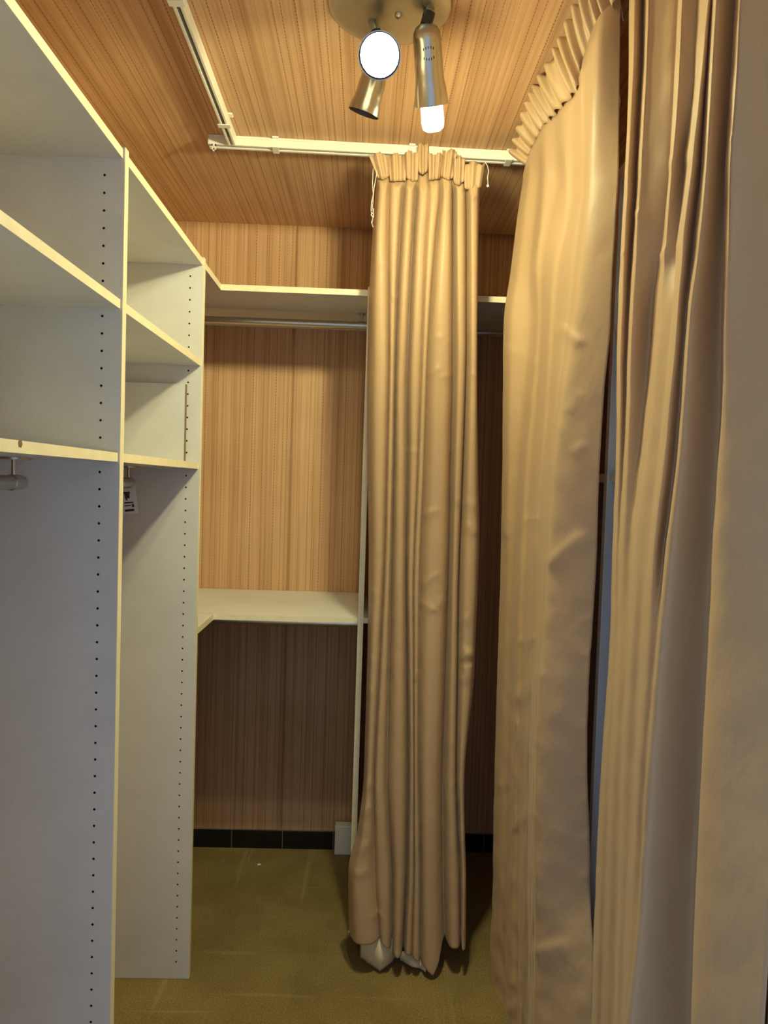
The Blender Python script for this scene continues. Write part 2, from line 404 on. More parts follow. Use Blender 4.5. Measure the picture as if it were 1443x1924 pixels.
ru, rsh = side_shelving('shelving_unit', 'white laminate shelving on the right wall glimpsed between the two right curtains', 1, XFR, XR-0.001,
    [(0.755, 0.773, False), (1.392, 1.410, True), (2.045, 2.063, True)],
    [(0.773, 1.392, (TOPZ, 1.735, 1.455)), (1.410, 2.045, (TOPZ, 1.735, 1.455))])
box(XFR-0.002, XFR+0.016, 0.757, 2.06, TOPZ+0.0042, TOPZ+0.030).build('top_rail', 'edge', parent=ru, bevel=0.001)

# L-shaped corner shelves over the back wall
def corner_shelf(label, z, x_end, t=0.018):
    root = thing('corner_shelf', label, 'shelf', (-0.4, 2.4, z-t), 'corner shelves')
    a = box(XL+0.001, XFL-0.0012, 1.9915, 2.1995, z-t, z).build('board', 'laminate', parent=root)
    box(XFL-0.0012, XFL, 1.9915, 2.1995, z-t, z).build('edge_band', 'edge', parent=a)
    b = box(XL+0.001, x_end, 2.2012, YB-0.002, z-t, z).build('board', 'laminate', parent=root)
    box(XFL-0.0012, x_end, 2.20, 2.2012, z-t, z).build('edge_band', 'edge', parent=b)
    return root
PX0, PX1 = -0.013, 0.004
cs1 = corner_shelf('upper L-shaped white shelf with cream edge near the ceiling, chrome rail below', 2.013, PX0-0.0005)
rail_with_studs(cs1, (XL+0.004, 2.43, 1.955), (PX0-0.002, 2.43, 1.955), 0.0125, [(-0.032, 2.43, 1.955), (-0.6, 2.43, 1.955)], 1.995, flange=0.012)
cs2 = corner_shelf('lower L-shaped white shelf at waist height in the back corner', 1.002, PX0-0.0005)
rail_with_studs(cs2, (XL+0.004, 2.36, 0.952), (PX0-0.002, 2.36, 0.952), 0.0125, [(-0.060, 2.36, 0.952), (-0.6, 2.36, 0.952)], 0.984, flange=0.012)
# partition between the back bays
pp = thing('partition_panel', 'tall white partition panel with narrow cream front edge beside the hanging middle curtain', 'panel', (-0.02, 2.45, 0))
_p = box(PX0, PX1, 2.1912, 2.650, 0.001, 2.02); _p.box(PX0, PX1, 2.650, YB-0.0125, 0.1165, 2.02); _p.build('panel', 'laminate', parent=pp)   # notched over the white box
box(PX0, PX1, 2.19, 2.1912, 0.001, 2.02).build('edge_band', 'edge', parent=pp)
# right back bay
ws = thing('wall_shelf', 'cream-edged white shelf over the dark back bay between middle and right curtains', 'shelf', (0.4, 2.45, 1.990))
o = box(PX1+0.0005, XR-0.001, 2.2012, YB-0.002, 1.990, 2.008).build('board', 'laminate', parent=ws)
box(PX1+0.0005, XR-0.001, 2.20, 2.2012, 1.990, 2.008).build('edge_band', 'edge', parent=o)
rail_with_studs(ws, (PX1+0.002, 2.43, 1.945), (XR-0.004, 2.43, 1.945), 0.011, [(0.10, 2.43, 1.945), (0.78, 2.43, 1.945)], 1.990, flange=0.012)
ss = thing('side_shelf', 'short white shelf stub just right of the partition panel, behind middle curtain', 'shelf', (0.1, 2.45, 0.985))
o = box(PX1+0.0005, 0.22, 2.2012, YB-0.002, 0.985, 1.001).build('board', 'laminate', parent=ss)
box(PX1+0.0005, 0.22, 2.20, 2.2012, 0.985, 1.001).build('edge_band', 'edge', parent=o)
box(0.205, 0.2195, 2.21, YB-0.0125, 0.001, 0.9848).build('support_panel', 'laminate', parent=ss)
# small white box on the skirting
wbx = thing('wall_box', 'small white block standing at the foot of the partition by black tiles', 'box', (-0.028, 2.68, 0))
box(-0.0785, 0.0225, 2.660, YB-0.0122, 0.0005, 0.113).build('casing', 'plastic', parent=wbx, bevel=0.002)
box(-0.0765, 0.0205, 2.6585, 2.6598, 0.004, 0.111).build('cover', 'plastic', parent=wbx, bevel=0.0005)

p = atZ(487, 1626, 0.0); m = MB(); rn = random.Random(5)
m.grid([[(p[0]+(i-2)*0.0028, p[1]+(j-2)*0.0030, 0.0012+0.0035*rn.random()) for i in range(5)] for j in range(5)])
tag(m.build('paper_scrap', 'card', solid=0.0008), 'tiny white scrap of paper lying on the carpet before the black skirting', 'scrap')

# paper tag on the second left rail
tg = thing('hang_tag', 'white printed card tag hanging from the rail in the second left bay', 'tag', (-0.605, 1.868, 1.31))
a, b_, c_, d_ = (atY(234, 897, 1.868), atY(252, 895, 1.868), atY(260, 964, 1.868), atY(234, 968, 1.868))
a[0] -= 0.02; d_[0] -= 0.012
m = MB(); m.add([a, b_, c_, d_]+[p+np.array([0, 0.0008, 0]) for p in (a, b_, c_, d_)], [(0,1,2,3),(7,6,5,4),(0,4,5,1),(1,5,6,2),(2,6,7,3),(3,7,4,0)])
m.build('card', 'card', parent=tg)
def on_tag(u0, u1, v0, v1):
    def pt(u, v): return a*(1-u)*(1-v)+b_*u*(1-v)+c_*u*v+d_*(1-u)*v - np.array([0, 0.0005, 0])
    return MB().add([pt(u0, v0), pt(u1, v0), pt(u1, v1), pt(u0, v1)], [(0,1,2,3)])
pm = MB()
for q in ((0.30, 0.66, 0.40, 0.46), (0.36, 0.62, 0.46, 0.58), (0.40, 0.48, 0.58, 0.63), (0.30, 0.80, 0.68, 0.715), (0.30, 0.64, 0.76, 0.79), (0.70, 0.82, 0.74, 0.82), (0.30, 0.80, 0.87, 0.93)):
    t = on_tag(*q); pm.add(t.v, t.f)
pm.build('print', 'ink', parent=tg, solid=0.0003)
MB().tube([(-0.607, 1.866, 1.4170), (-0.607, 1.8675, 1.4235)], 0.0008, 6).build('string', 'cord', parent=tg)

# ------------------------------------------------------------------ curtain tracks on the ceiling
def track(name, label, a, b, clips, w=0.024, h=0.022):
    """profile: two lips with a dark slot between them"""
    a = Vector(a); b = Vector(b); d = (b-a).normalized(); sd = Vector((d.y, -d.x, 0))
    root = thing(name, label, 'curtain track', tuple((a+b)/2-Vector((0, 0, h))), 'ceiling curtain tracks')
    z = Vector((0, 0, -1))
    MB().bar(a+z*0.003, b+z*0.003, w, 0.006).build('top_plate', 'track', parent=root, bevel=0.0008)
    for s in (-1, 1):
        MB().bar(a+sd*(s*w*0.33)+z*(h/2+0.003), b+sd*(s*w*0.33)+z*(h/2+0.003), w*0.30, h-0.006).build('lip', 'track', parent=root, bevel=0.0012)
    MB().bar(a+z*0.0085, b+z*0.0085, w*0.34, 0.004).build('slot', 'slot', parent=root)
    for t in clips:
        p = a.lerp(b, t)
        cl_ = MB().bar(p-d*0.009+z*0.002, p+d*0.009+z*0.002, w+0.022, 0.004).build('clip', 'plastic', parent=root, bevel=0.0006)
        MB().bar(p-d*0.009+z*(h+0.0012), p+d*0.009+z*(h+0.0012), w+0.010, 0.0022).build('clip_tab', 'plastic', parent=cl_, bevel=0.0006)
    return root, d
tb, _ = track('curtain_track', 'white curtain track crossing the ceiling above the middle curtain', (-0.468, 2.040, ZC-0.0005), (0.455, 2.060, ZC-0.0005), (0.20, 0.615, 0.915), w=0.030, h=0.026)
MB().bar((-0.4692, 2.040, ZC-0.014), (-0.4682, 2.040, ZC-0.014), 0.031, 0.027).build('end_cap', 'plastic', parent=tb, bevel=0.0004)
m = MB(); m.box(-0.458, -0.444, 2.020, 2.024, ZC-0.0445, ZC-0.026)
g = MB(); x0, x1, z0, z1 = -0.458, -0.446, ZC-0.047, ZC-0.028
for bx in ((x0, x0+0.003, z0, z1), (x1-0.003, x1, z0, z1), (x0, x1, z0, z0+0.003), (x0, x1, z1-0.006, z1)): g.box(bx[0], bx[1], 2.0215, 2.0245, bx[2], bx[3])
g.build('glider', 'plastic', parent=tb)
tl, _ = track('curtain_track', 'white curtain track with flaking paint along the left of the ceiling', (-0.398, 0.80, ZC-0.0005), (-0.402, 2.022, ZC-0.0005), (0.14, 0.52, 0.91), w=0.022, h=0.030)
# flaking paint and glue along the left track's outer edge
fl = MB(); rnd = random.Random(11)
y = 1.40
P = []
while y < 1.70:
    k = max(0.0, 1-abs(y-1.53)/0.17)
    P.append([(-0.4095, y, ZC-0.0008-rnd.uniform(0, 0.002)), (-0.4115-k*rnd.uniform(0.001, 0.010), y+rnd.uniform(-0.002, 0.002), ZC-0.0008-rnd.uniform(0, 0.004)*k)]); y += 0.006
fl.grid(P).build('paint_flakes', 'track', parent=tl, solid=0.001)
tr_, _ = track('curtain_track', 'white curtain track above the two right-hand curtains', (0.428, 0.55, ZC-0.0005), (0.428, 2.030, ZC-0.0005), (0.1, 0.5, 0.9), w=0.022, h=0.020)

# ------------------------------------------------------------------ curtains
def hermite(ts, P, t):
    """cubic interpolation of rows P (array n x k x 3) at parameters ts"""
    n = len(ts); i = int(np.clip(np.searchsorted(ts, t)-1, 0, n-2)); h = ts[i+1]-ts[i]; u = (t-ts[i])/h
    def slope(j):
        if j == 0: return (P[1]-P[0])/(ts[1]-ts[0])
        if j == n-1: return (P[-1]-P[-2])/(ts[-1]-ts[-2])
        a = (P[j]-P[j-1])/(ts[j]-ts[j-1]); b = (P[j+1]-P[j])/(ts[j+1]-ts[j])
        s = np.where(a*b > 0, 2*a*b/np.where(np.abs(a+b) < 1e-9, 1e-9, a+b), 0.0); return s
    m0, m1 = slope(i)*h, slope(i+1)*h
    return (2*u**3-3*u**2+1)*P[i]+(u**3-2*u**2+u)*m0+(-2*u**3+3*u**2)*P[i+1]+(u**3-u**2)*m1
def to_px(p):
    v = p-CAM; z = v@FW; return CX+FPX*(v@RT)/z, CY-FPX*(v@UP)/z
def drape(levels, nv=150, per=9, power=1.7, crease_profile=False, ease=None, push=(-0.1, -1.0, 0.0), crease_k=0.55, first='v', wrinkle=0.002, seed=0, rough=None, creases=(), xmax=None):
    """levels: [(pixel row or rows, [pixel columns], [depths])]; columns alternate valley / ridge (a ridge bulges to the room).
    creases: (px0, py0, px1, py1, height in metres, half width in pixels)"""
    ts = np.array([(l[0] if not isinstance(l[0], list) else l[0][0]) for l in levels], float)
    def row_pts(py, pxs, ds):
        pys = py if isinstance(py, list) else [py]*len(pxs); out = []
        for px, y_, d in zip(pxs, pys, ds):
            p = atY(px, y_, d)
            if xmax is not None and p[0] > xmax: p = CAM+(p-CAM)*(xmax/p[0])
            out.append(p)
        return out
    P = np.array([row_pts(py, pxs, ds) for (py, pxs, ds) in levels])
    rows = []; pd = np.array(push)/np.linalg.norm(push)
    for v in np.linspace(ts[0], ts[-1], nv):
        C = hermite(ts, P, v); row = []; n = len(C)
        for i in range(n-1):
            ridge_first = ((i % 2 == 0) != (first == 'v'))
            for k in range(per if i < n-2 else per+1):
                t = k/per
                if crease_profile:      # broad domed ridges, narrow deep gaps
                    t = (1-(1-t)**1.5) if ridge_first else t**1.5
                    w_ = t if ridge_first else 1-t; q_ = 0.22*w_**2+0.78*w_**6
                    if not ridge_first: q_ = 1-q_
                elif ridge_first: q_ = ((1-math.cos(math.pi*t))/2)**power
                else: q_ = 1-((1-math.cos(math.pi*(1-t)))/2)**power
                p = C[i]*(1-t)+C[i+1]*t; q = C[i]*(1-q_)+C[i+1]*q_
                pt = np.array([p[0]*0.75+q[0]*0.25, q[1], p[2]])
                if ease:                 # blend towards a smooth spline through the fold lines
                    e_ = ease(v); A, B_, C_, D_ = C[max(i-1, 0)], C[i], C[i+1], C[min(i+2, n-1)]
                    sp = 0.5*(2*B_+(C_-A)*t+(2*A-5*B_+4*C_-D_)*t*t+(3*B_-A-3*C_+D_)*t**3)
                    pt = pt*e_+sp*(1-e_)
                row.append(pt)
        w = wrinkle*(rough(v) if rough else 1.0); out = []
        for p in row:
            a = noise.noise(Vector((p[0]*17+seed, p[2]*5.0, p[1]*9)))+0.45*noise.noise(Vector((p[0]*34+seed, p[2]*21.0, p[1]*30)))
            h = w*a
            if creases:
                x, y = to_px(p)
                for (x0, y0, x1, y1, am, hw) in creases:
                    if abs(y-(y0+y1)/2) > abs(y1-y0)/2+4*hw or abs(x-(x0+x1)/2) > abs(x1-x0)/2+4*hw: continue
                    dx, dy = x1-x0, y1-y0; ln = math.hypot(dx, dy); u = ((x-x0)*dx+(y-y0)*dy)/ln/ln; e = ((x-x0)*dy-(y-y0)*dx)/ln
                    if e < 0: e *= 0.45
                    fall = math.exp(-(max(0.0, abs(u-0.5)-0.35)/0.16)**2)
                    h += crease_k*am*math.exp(-(e/hw)**2)*fall
            out.append(p+pd*h)
        rows.append(out)
    return rows
def heading(path_top, path_bot, pleats, amp, out_dir, nz=7, seed=1, flare=1.6, group=None):
    """gathered tape heading: path_top/bot are polylines of 3-D points; out_dir points into the room"""
    pt = np.array(path_top, float); pb = np.array(path_bot, float); od = np.array(out_dir, float)
    def samp(p, t):
        x = np.linspace(0, 1, len(p)); return np.array([np.interp(t, x, p[:, k]) for k in range(3)])
    nu = pleats*10; rows = []; rn = random.Random(seed)
    ph = [rn.uniform(-0.35, 0.35) for _ in range(pleats+1)]; am = [rn.uniform(0.65, 1.25) for _ in range(pleats+1)]; tz = [rn.uniform(-0.006, 0.006) for _ in range(pleats+1)]
    for j in range(nz):
        v = j/(nz-1); row = []
        for i in range(nu+1):
            t = i/nu; k = min(int(t*pleats), pleats-1); f = t*pleats-k
            a = am[k]*(1-f)+am[k+1]*f; z = tz[k]*(1-f)+tz[k+1]*f
            w = math.cos(2*math.pi*(t*pleats+ph[k]*(1-f)+ph[k+1]*f))
            w = math.copysign(abs(w)**0.6, w)
            p = samp(pt, t)*(1-v)+samp(pb, t)*v
            p = p+od*(amp*a*w*(flare*(1-v)+0.75*v)+0.006*math.sin(math.pi*v))+np.array([0, 0, z*(1-v)])
            row.append(p)
        rows.append(row)
    return rows
def shift_levels(lv, base, val):
    return [(py, px, [base+d for d in ds]) for py, px, ds in lv]

# ---- middle curtain
c1 = thing('curtain', 'peach curtain hanging alone from the back track in the middle of the room', 'curtain', (0.15, 2.02, 0.02), 'peach closet curtains')
VD = [0.070, 0.030, 0.045, 0.060, 0.018, 0.034, 0.066, 0.055, 0.055]
def c1_row(v, r, k=1.0, off=0.0, vd=VD):
    px, ds = [], []
    for i in range(9):
        px.append(v[i]); ds.append(1.985+off+vd[i]*k)
        if i < 8: px.append(r[i]); ds.append(1.985+off+(0.006*math.sin(i*2.3)))
    return px, ds
L1 = []
def add1(py, v, r, k=1.0, off=0.0, vd=VD): px, ds = c1_row(v, r, k, off, vd); L1.append((py, px, ds))
VT = [0.03]*9
add1(322, [709,733,762,785,805,826,850,872,904], [721,747,773,795,815,838,860,887], 0.6, 0.022, VT)
add1(345, [708,732,761,784,805,827,850,873,902], [721,747,772,795,815,838,861,887], 0.7, 0.008, VT)
add1(362, [706,730,758,781,806,828,850,875,901], [719,744,770,795,816,838,862,888], 0.9, -0.004)
add1(440, [700,729,752,776,801,820,850,876,899], [714,741,766,790,810,836,862,888])
add1(560, [694,730,746,770,796,810,851,876,897], [715,738,759,785,803,831,863,889])
add1(700, [691,730,742,765,791,802,851,875,896], [717,736,753,779,797,828,864,889])
add1(880, [691,726,739,764,785,797,847,869,898], [713,733,752,777,791,824,859,885])
add1(1050,[693,722,735,762,778,790,844,862,900], [712,729,752,772,784,820,854,882])
add1(1250,[690,713,731,764,777,787,838,859,892], [702,721,751,773,782,813,851,876])
add1(1450,[684,703,727,766,778,787,832,857,873], [694,712,750,774,781,806,848,866])
add1(1560,[672,703,732,765,778,789,832,860,873], [686,716,750,773,782,806,850,868])
add1(1650,[654,704,737,763,778,790,832,864,875], [675,721,750,772,783,806,852,870])
add1(1785,[654,713,736,757,774,790,834,864,874], [682,723,746,766,782,811,855,869])
CR1 = [(733,346,747,353,.008,4), (747,353,761,345,.008,4), (763,349,775,355,.008,4), (775,355,785,346,.007,4), (806,344,815,350,.007,4), (815,350,826,343,.007,4), (852,351,861,356,.008,4), (861,356,872,346,.007,4), (876,360,892,374,.009,5), (892,374,903,354,.009,5), (712,340,722,347,.007,4), (722,347,732,340,.007,4),
       (803,704,828,689,.005,4), (827,709,849,702,.005,4), (815,634,834,631,.004,4), (834,645,846,640,.003,4), (795,966,824,956,.006,5), (852,942,864,934,.004,4), (868,938,896,950,.005,5), (878,984,896,1002,.006,5),
       (792,1100,824,1074,.005,4), (790,1128,816,1146,.005,5), (816,1150,824,1122,.004,4), (826,1140,835,1120,.004,4), (860,1166,880,1158,.005,5), (864,1215,889,1232,.008,6), (862,1236,886,1222,.006,5), (870,1258,890,1250,.007,5), (862,1276,886,1266,.006,6),
       (776,1278,784,1258,.004,4), (736,560,748,556,.004,4), (716,500,728,496,.003,4), (884,700,897,706,.005,4), (756,845,790,848,.003,4), (690,1120,700,1105,.004,4), (688,1240,698,1232,.004,5), (686,1300,697,1292,.004,5), (680,1480,700,1466,.005,6), (676,1530,698,1512,.005,6), (668,1600,690,1584,.004,6), (664,1650,690,1640,.004,6), (700,1742,712,1725,.005,5)]
rows = drape(L1, nv=400, per=10, crease_profile=True, wrinkle=0.0014, seed=2.0, rough=lambda v: 0.5+1.1*max(0, (v-900)/900), creases=CR1)
# uneven hem: move the last rows to their own heights
hem_x = [(-0.02, 0.100), (0.06, 0.100), (0.08, 0.105), (0.095, 0.092), (0.13, 0.065), (0.16, 0.070), (0.185, 0.055), (0.215, 0.030), (0.235, 0.012), (0.250, 0.045), (0.262, 0.098), (0.28, 0.088), (0.34, 0.090)]
for i in range(len(rows[0])):
    zb = np.interp(rows[-1][i][0], [h[0] for h in hem_x], [h[1] for h in hem_x]); cur = rows[-1][i][2]
    for j in range(len(rows)):
        k = max(0.0, (j-0.84*len(rows))/(0.16*len(rows)))
        rows[j][i] = rows[j][i]+np.array([0, 0, (zb-cur)*k])
MB().grid(rows).build('drape', 'fabric', parent=c1, smooth=True, solid=0.0012)
# hem band: folded-up double cloth on the inner face
hb = [[p+np.array([0, 0.004, 0.0]) for p in rows[j]] for j in range(len(rows)-9, len(rows))]
MB().grid(hb).build('hem', 'fabric', parent=c1, smooth=True, solid=0.0012)
# heading: eight gathered flaps, each wider at the top, top edges at their own heights
flaps = [((692,731), (709,733), 288, 332), ((730,762), (733,762), 289, 338), ((760,787), (762,785), 284, 336), ((785,806), (786,804), 270, 322),
         ((805,832), (806,826), 288, 335), ((831,859), (828,850), 281, 333), ((852,874), (851,872), 294, 342), ((871,912), (873,904), 305, 352)]
m = MB()
for k, ((ta, tb2), (ba, bb2), ty, by) in enumerate(flaps):
    P = []; nz, nu = 9, 25; rn = random.Random(20+k)
    for j in range(nz):
        v = j/(nz-1); row = []
        for i in range(nu):
            u = i/(nu-1); px = (ta+(tb2-ta)*u)*(1-v)+(ba+(bb2-ba)*u)*v
            py = (ty+2.5*math.sin(9*u+k)+5*abs(u-0.5)+1.2*math.sin(31*u+k))*(1-v)+(by+4*math.sin(math.pi*u)+2*math.sin(5*u+2*k))*v
            y = 1.978+0.014*v-0.013*math.sin(math.pi*u)*(0.5+0.5*(1-v))-0.0045*math.cos(2*math.pi*u*2.5+k*1.7)*(1-0.3*v)+0.010*(1-v)*(k % 2)
            row.append(atY(px, py, y))
        P.append(row)
    m.grid(P)
m.build('heading_pleats', 'fabric', parent=c1, smooth=True, solid=0.0014)
# gathering cords at both ends of the tape
def cord(parent, pix, y, r=0.0011, name='gathering_cord'):
    return MB().tube([atY(px, py, y) for px, py in pix], r, 6).build(name, 'cord', parent=parent, smooth=True)
cord(c1, [(703,300),(701,320),(700,345),(701,365),(698,380),(697,395),(700,412),(699,420)], 1.99)
cord(c1, [(709,310),(707,330),(703,352),(701,372),(700,390),(702,405),(698,418),(701,427)], 1.986)
cord(c1, [(698,396),(702,392),(701,400),(697,404),(702,409)], 1.984, 0.0016)
cord(c1, [(910,302),(916,312),(918,322),(916,334),(917,346)], 2.0, 0.0012)
MB().lathe(tuple(atY(916, 349, 2.0)+np.array([0, 0, 0.004])), (0.2, 0, -1), [(0, 0.001), (0.002, 0.0035), (0.006, 0.004), (0.008, 0.002)], 10, cap0=True, cap1=True).build('cord_knot', 'cord', parent=c1, smooth=True)
# light cloth showing under the hem, crumpled on the carpet
def crumple(pts_top, pts_bot, seed, amp=0.006):
    P = []
    for j in range(9):
        v = j/8; row = []
        for i in range(25):
            u = i/24; x = np.linspace(0, 1, len(pts_top)); xb = np.linspace(0, 1, len(pts_bot))
            p = np.array([np.interp(u, x, [q[k] for q in pts_top]) for k in range(3)])*(1-v)+np.array([np.interp(u, xb, [q[k] for q in pts_bot]) for k in range(3)])*v
            p[1] += -0.025*math.sin(math.pi*v)*math.sin(math.pi*u)-amp*math.sin(9*u+seed+2*v)
            p[2] = max(p[2], 0.003); row.append(p)
        P.append(row)
    return MB().grid(P)
crumple([atY(678,1760,2.035), atY(712,1745,2.025), atY(748,1770,2.03)], [atZ(677,1800,0.004), atZ(690,1812,0.004), atZ(714,1822,0.004), atZ(738,1808,0.004), atZ(748,1795,0.004)], 1.0).build('lining', 'lining', parent=c1, smooth=True, solid=0.001)
crumple([atY(750,1788,2.04), atY(775,1785,2.035), atY(800,1800,2.03)], [atZ(752,1806,0.004), atZ(775,1815,0.004), atZ(800,1826,0.004)], 2.0, 0.003).build('lining', 'lining', parent=c1, smooth=True, solid=0.001)

# ---- far right curtain (beside the middle one), on the right track
c2 = thing('curtain', 'peach curtain with gathered heading on the right track, next to the middle curtain', 'curtain', (0.42, 1.7, 0.02), 'peach closet curtains')
L2 = []
def add2(py, *c): L2.append((py, [a for a, _ in c], [b for _, b in c]))
#      v0           r1           v1           r2           v2           r3           v3           r4           v4           r5           v5 (side hem)
D2 = [1.985, 1.925, 1.880, 1.800, 1.765, 1.660, 1.625, 1.520, 1.485, 1.400, 1.352]
add2([300,277,254,228,206,190,168,138,104,34,-8], *zip((990,999,1011,1023,1041,1058,1078,1090,1098,1124,1166), (1.94,1.90,1.83,1.76,1.70,1.62,1.54,1.47,1.45,1.345,1.335)))
add2(330, *zip((983, 994, 1012, 1024, 1050, 1064, 1078, 1092, 1098, 1110, 1162), D2))
add2(400, *zip((973, 986, 1006, 1018, 1036, 1060, 1072, 1084, 1092, 1104, 1158), D2))
add2(500, *zip((961, 975, 996, 1008, 1020, 1040, 1052, 1070, 1080, 1094, 1152), D2))
add2(600, *zip((947, 962, 996, 1010, 1020, 1032, 1044, 1062, 1070, 1082, 1148), D2))
add2(750, *zip((945, 958, 984, 998, 1010, 1024, 1034, 1044, 1050, 1060, 1134), D2))
add2(900, *zip((944, 955, 974, 986, 998, 1012, 1020, 1030, 1036, 1044, 1126), D2))
add2(1100, *zip((940, 952, 966, 976, 988, 1002, 1010, 1020, 1026, 1034, 1118), D2))
add2(1300, *zip((934, 946, 960, 970, 982, 994, 1000, 1008, 1012, 1020, 1106), D2))
add2(1450, *zip((930, 942, 956, 966, 978, 990, 996, 1002, 1006, 1013, 1104), D2))
add2(1650, *zip((925, 938, 952, 962, 975, 986, 992, 999, 1004, 1012, 1110), D2))
add2(1800, *zip((922, 936, 950, 960, 974, 985, 992, 999, 1004, 1012, 1114), D2))
add2(1990, *zip((918, 934, 948, 958, 972, 984, 990, 998, 1003, 1012, 1116), D2))
CR2 = [(1056,612,1094,646,.012,7), (950,652,988,668,.005,6), (952,1010,946,965,.008,6), (984,976,1016,972,.005,5), (1024,1062,1098,1002,.012,10), (974,1206,1012,1194,.007,6), (968,1316,1018,1258,.009,9), (968,1348,1004,1424,.007,5),
       (982,1348,1010,1400,.006,5), (974,1380,996,1440,.005,4), (1004,1790,1066,1772,.014,12), (1094,1168,1112,1160,.003,4), (1092,1232,1110,1222,.003,4), (1090,1300,1106,1290,.003,4), (1088,1370,1104,1356,.003,6), (1090,1440,1106,1424,.003,4), (1092,1510,1108,1494,.003,6),
       (1092,1580,1110,1566,.003,4), (1094,1650,1112,1636,.003,6), (1064,775,1090,735,.006,6), (1075,850,1100,832,.006,6), (962,1560,1000,1520,.006,7), (940,1480,956,1470,.004,6), (958,1850,976,1832,.005,6), (950,1900,975,1880,.005,6), (1000,690,1006,672,.006,4), (990,760,996,738,.005,4), (1076,330,1096,344,.008,6), (1052,290,1072,320,.008,6)]
rows2 = drape(L2, ease=lambda v: 0.12, push=(-0.75, -0.66, 0), crease_k=0.34, nv=360, per=11, power=1.3, wrinkle=0.004, seed=5.0, rough=lambda v: 0.4+0.9*max(0, (v-700)/900), creases=CR2, xmax=0.462)
# carry the cloth on down to the floor
def to_floor(rows, steps=16, z0=0.012):
    last = rows[-1]
    for j in range(1, steps+1):
        t = j/steps; rows.append([np.array([p[0], p[1], p[2]+(z0-p[2])*t]) for p in last])
to_floor(rows2)
MB().grid(rows2).build('drape', 'fabric', parent=c2, smooth=True, solid=0.0012)
top = [atX(px, py, x) for px, py, x in ((961, 290, .372), (973, 247, .371), (987, 200, .370), (1008, 160, .372), (1030, 120, .374), (1054, 72, .376), (1076, 22, .378), (1102, -40, .384), (1130, -110, .395))]
bot = [atX(px, py, x) for px, py, x in ((991, 312, .412), (1001, 278, .412), (1016, 250, .412), (1038, 218, .412), (1062, 192, .412), (1088, 166, .414), (1099, 112, .416), (1128, 66, .420), (1162, 0, .432))]
MB().grid(heading(top, bot, 16, 0.0105, (-0.8, -0.5, 0), nz=13, seed=4, flare=1.15)).build('heading_pleats', 'fabric', parent=c2, smooth=True, solid=0.0014)
def cordp(parent, pix, y, r): return cord(parent, pix, y, r)
cord(c2, [(1164,0),(1168,20),(1171,40)], 1.37, 0.001)
cord(c2, [(1163,120),(1162,150),(1160,165),(1158,180),(1162,200),(1159,218),(1158,240)], 1.37, 0.0009)
cord(c2, [(1160,160),(1163,175),(1165,190),(1163,205),(1158,198)], 1.368, 0.0009)
# the turned side hem (its stitched band)
sh = [[p+np.array([0.002, 0.004, 0]) for p in r[-5:-2]] for r in rows2]
MB().grid(sh).build('side_hem', 'fabric', parent=c2, smooth=True, solid=0.0012)

# ---- near right curtain
c3 = thing('curtain', 'large peach curtain filling the right side of the view, nearest the camera', 'curtain', (0.42, 1.0, 0.02), 'peach closet curtains')
L3 = []
def add3(py, *c): L3.append((py, [a for a, _ in c], [b for _, b in c]))
#        v0            r1            v1            r2            v2            r3            v3            r4            v4            r5            v5            r6            v6
add3(-330, (1200,1.30),(1212,1.23),(1228,1.25),(1236,1.16),(1290,1.19),(1300,1.06),(1345,1.10),(1368,0.98),(1388,1.00),(1396,0.92),(1448,0.95),(1462,0.82),(1530,0.80))
add3(0, (1184,1.30),(1193,1.23),(1212,1.25),(1219,1.16),(1276,1.19),(1282,1.06),(1312,1.10),(1331,0.98),(1338,1.00),(1346,0.92),(1386,0.95),(1393,0.82),(1500,0.79))
add3(150, (1182,1.30),(1189,1.23),(1207,1.25),(1214,1.16),(1269,1.19),(1275,1.06),(1305,1.10),(1318,0.98),(1330,1.00),(1338,0.92),(1378,0.95),(1385,0.82),(1500,0.79))
add3(300, (1176,1.300),(1182,1.230),(1200,1.250),(1206,1.160),(1260,1.190),(1264,1.060),(1288,1.080),(1302,0.980),(1320,1.000),(1329,0.920),(1368,0.950),(1374,0.820),(1498,0.780))
add3(450, (1168,1.300),(1174,1.230),(1190,1.250),(1196,1.160),(1245,1.180),(1251,1.060),(1272,1.052),(1284,0.980),(1304,1.000),(1314,0.920),(1362,0.950),(1370,0.820),(1496,0.770))
add3(600, (1162,1.300),(1168,1.230),(1182,1.241),(1188,1.160),(1226,1.168),(1240,1.060),(1262,1.025),(1272,0.990),(1289,1.000),(1297,0.920),(1356,0.950),(1363,0.820),(1494,0.760))
add3(800, (1158,1.300),(1164,1.230),(1174,1.231),(1181,1.160),(1208,1.154),(1222,1.060),(1244,1.025),(1256,0.990),(1276,1.000),(1283,0.920),(1352,0.950),(1359,0.820),(1490,0.750))
add3(1000, (1152,1.300),(1158,1.230),(1166,1.215),(1172,1.160),(1190,1.138),(1201,1.070),(1222,1.030),(1234,0.990),(1254,1.000),(1262,0.920),(1343,0.950),(1350,0.820),(1488,0.740))
add3(1200, (1146,1.290),(1152,1.230),(1160,1.207),(1168,1.160),(1180,1.127),(1188,1.070),(1204,1.042),(1218,0.990),(1236,0.970),(1244,0.920),(1334,0.950),(1341,0.820),(1484,0.730))
add3(1450, (1130,1.290),(1137,1.230),(1146,1.207),(1154,1.160),(1166,1.132),(1174,1.080),(1190,1.047),(1200,0.990),(1216,0.970),(1224,0.920),(1320,0.950),(1327,0.820),(1470,0.720))
add3(1700, (1119,1.280),(1127,1.220),(1136,1.202),(1146,1.160),(1160,1.132),(1168,1.080),(1178,1.052),(1188,1.000),(1202,0.970),(1208,0.920),(1306,0.940),(1314,0.820),(1452,0.710))
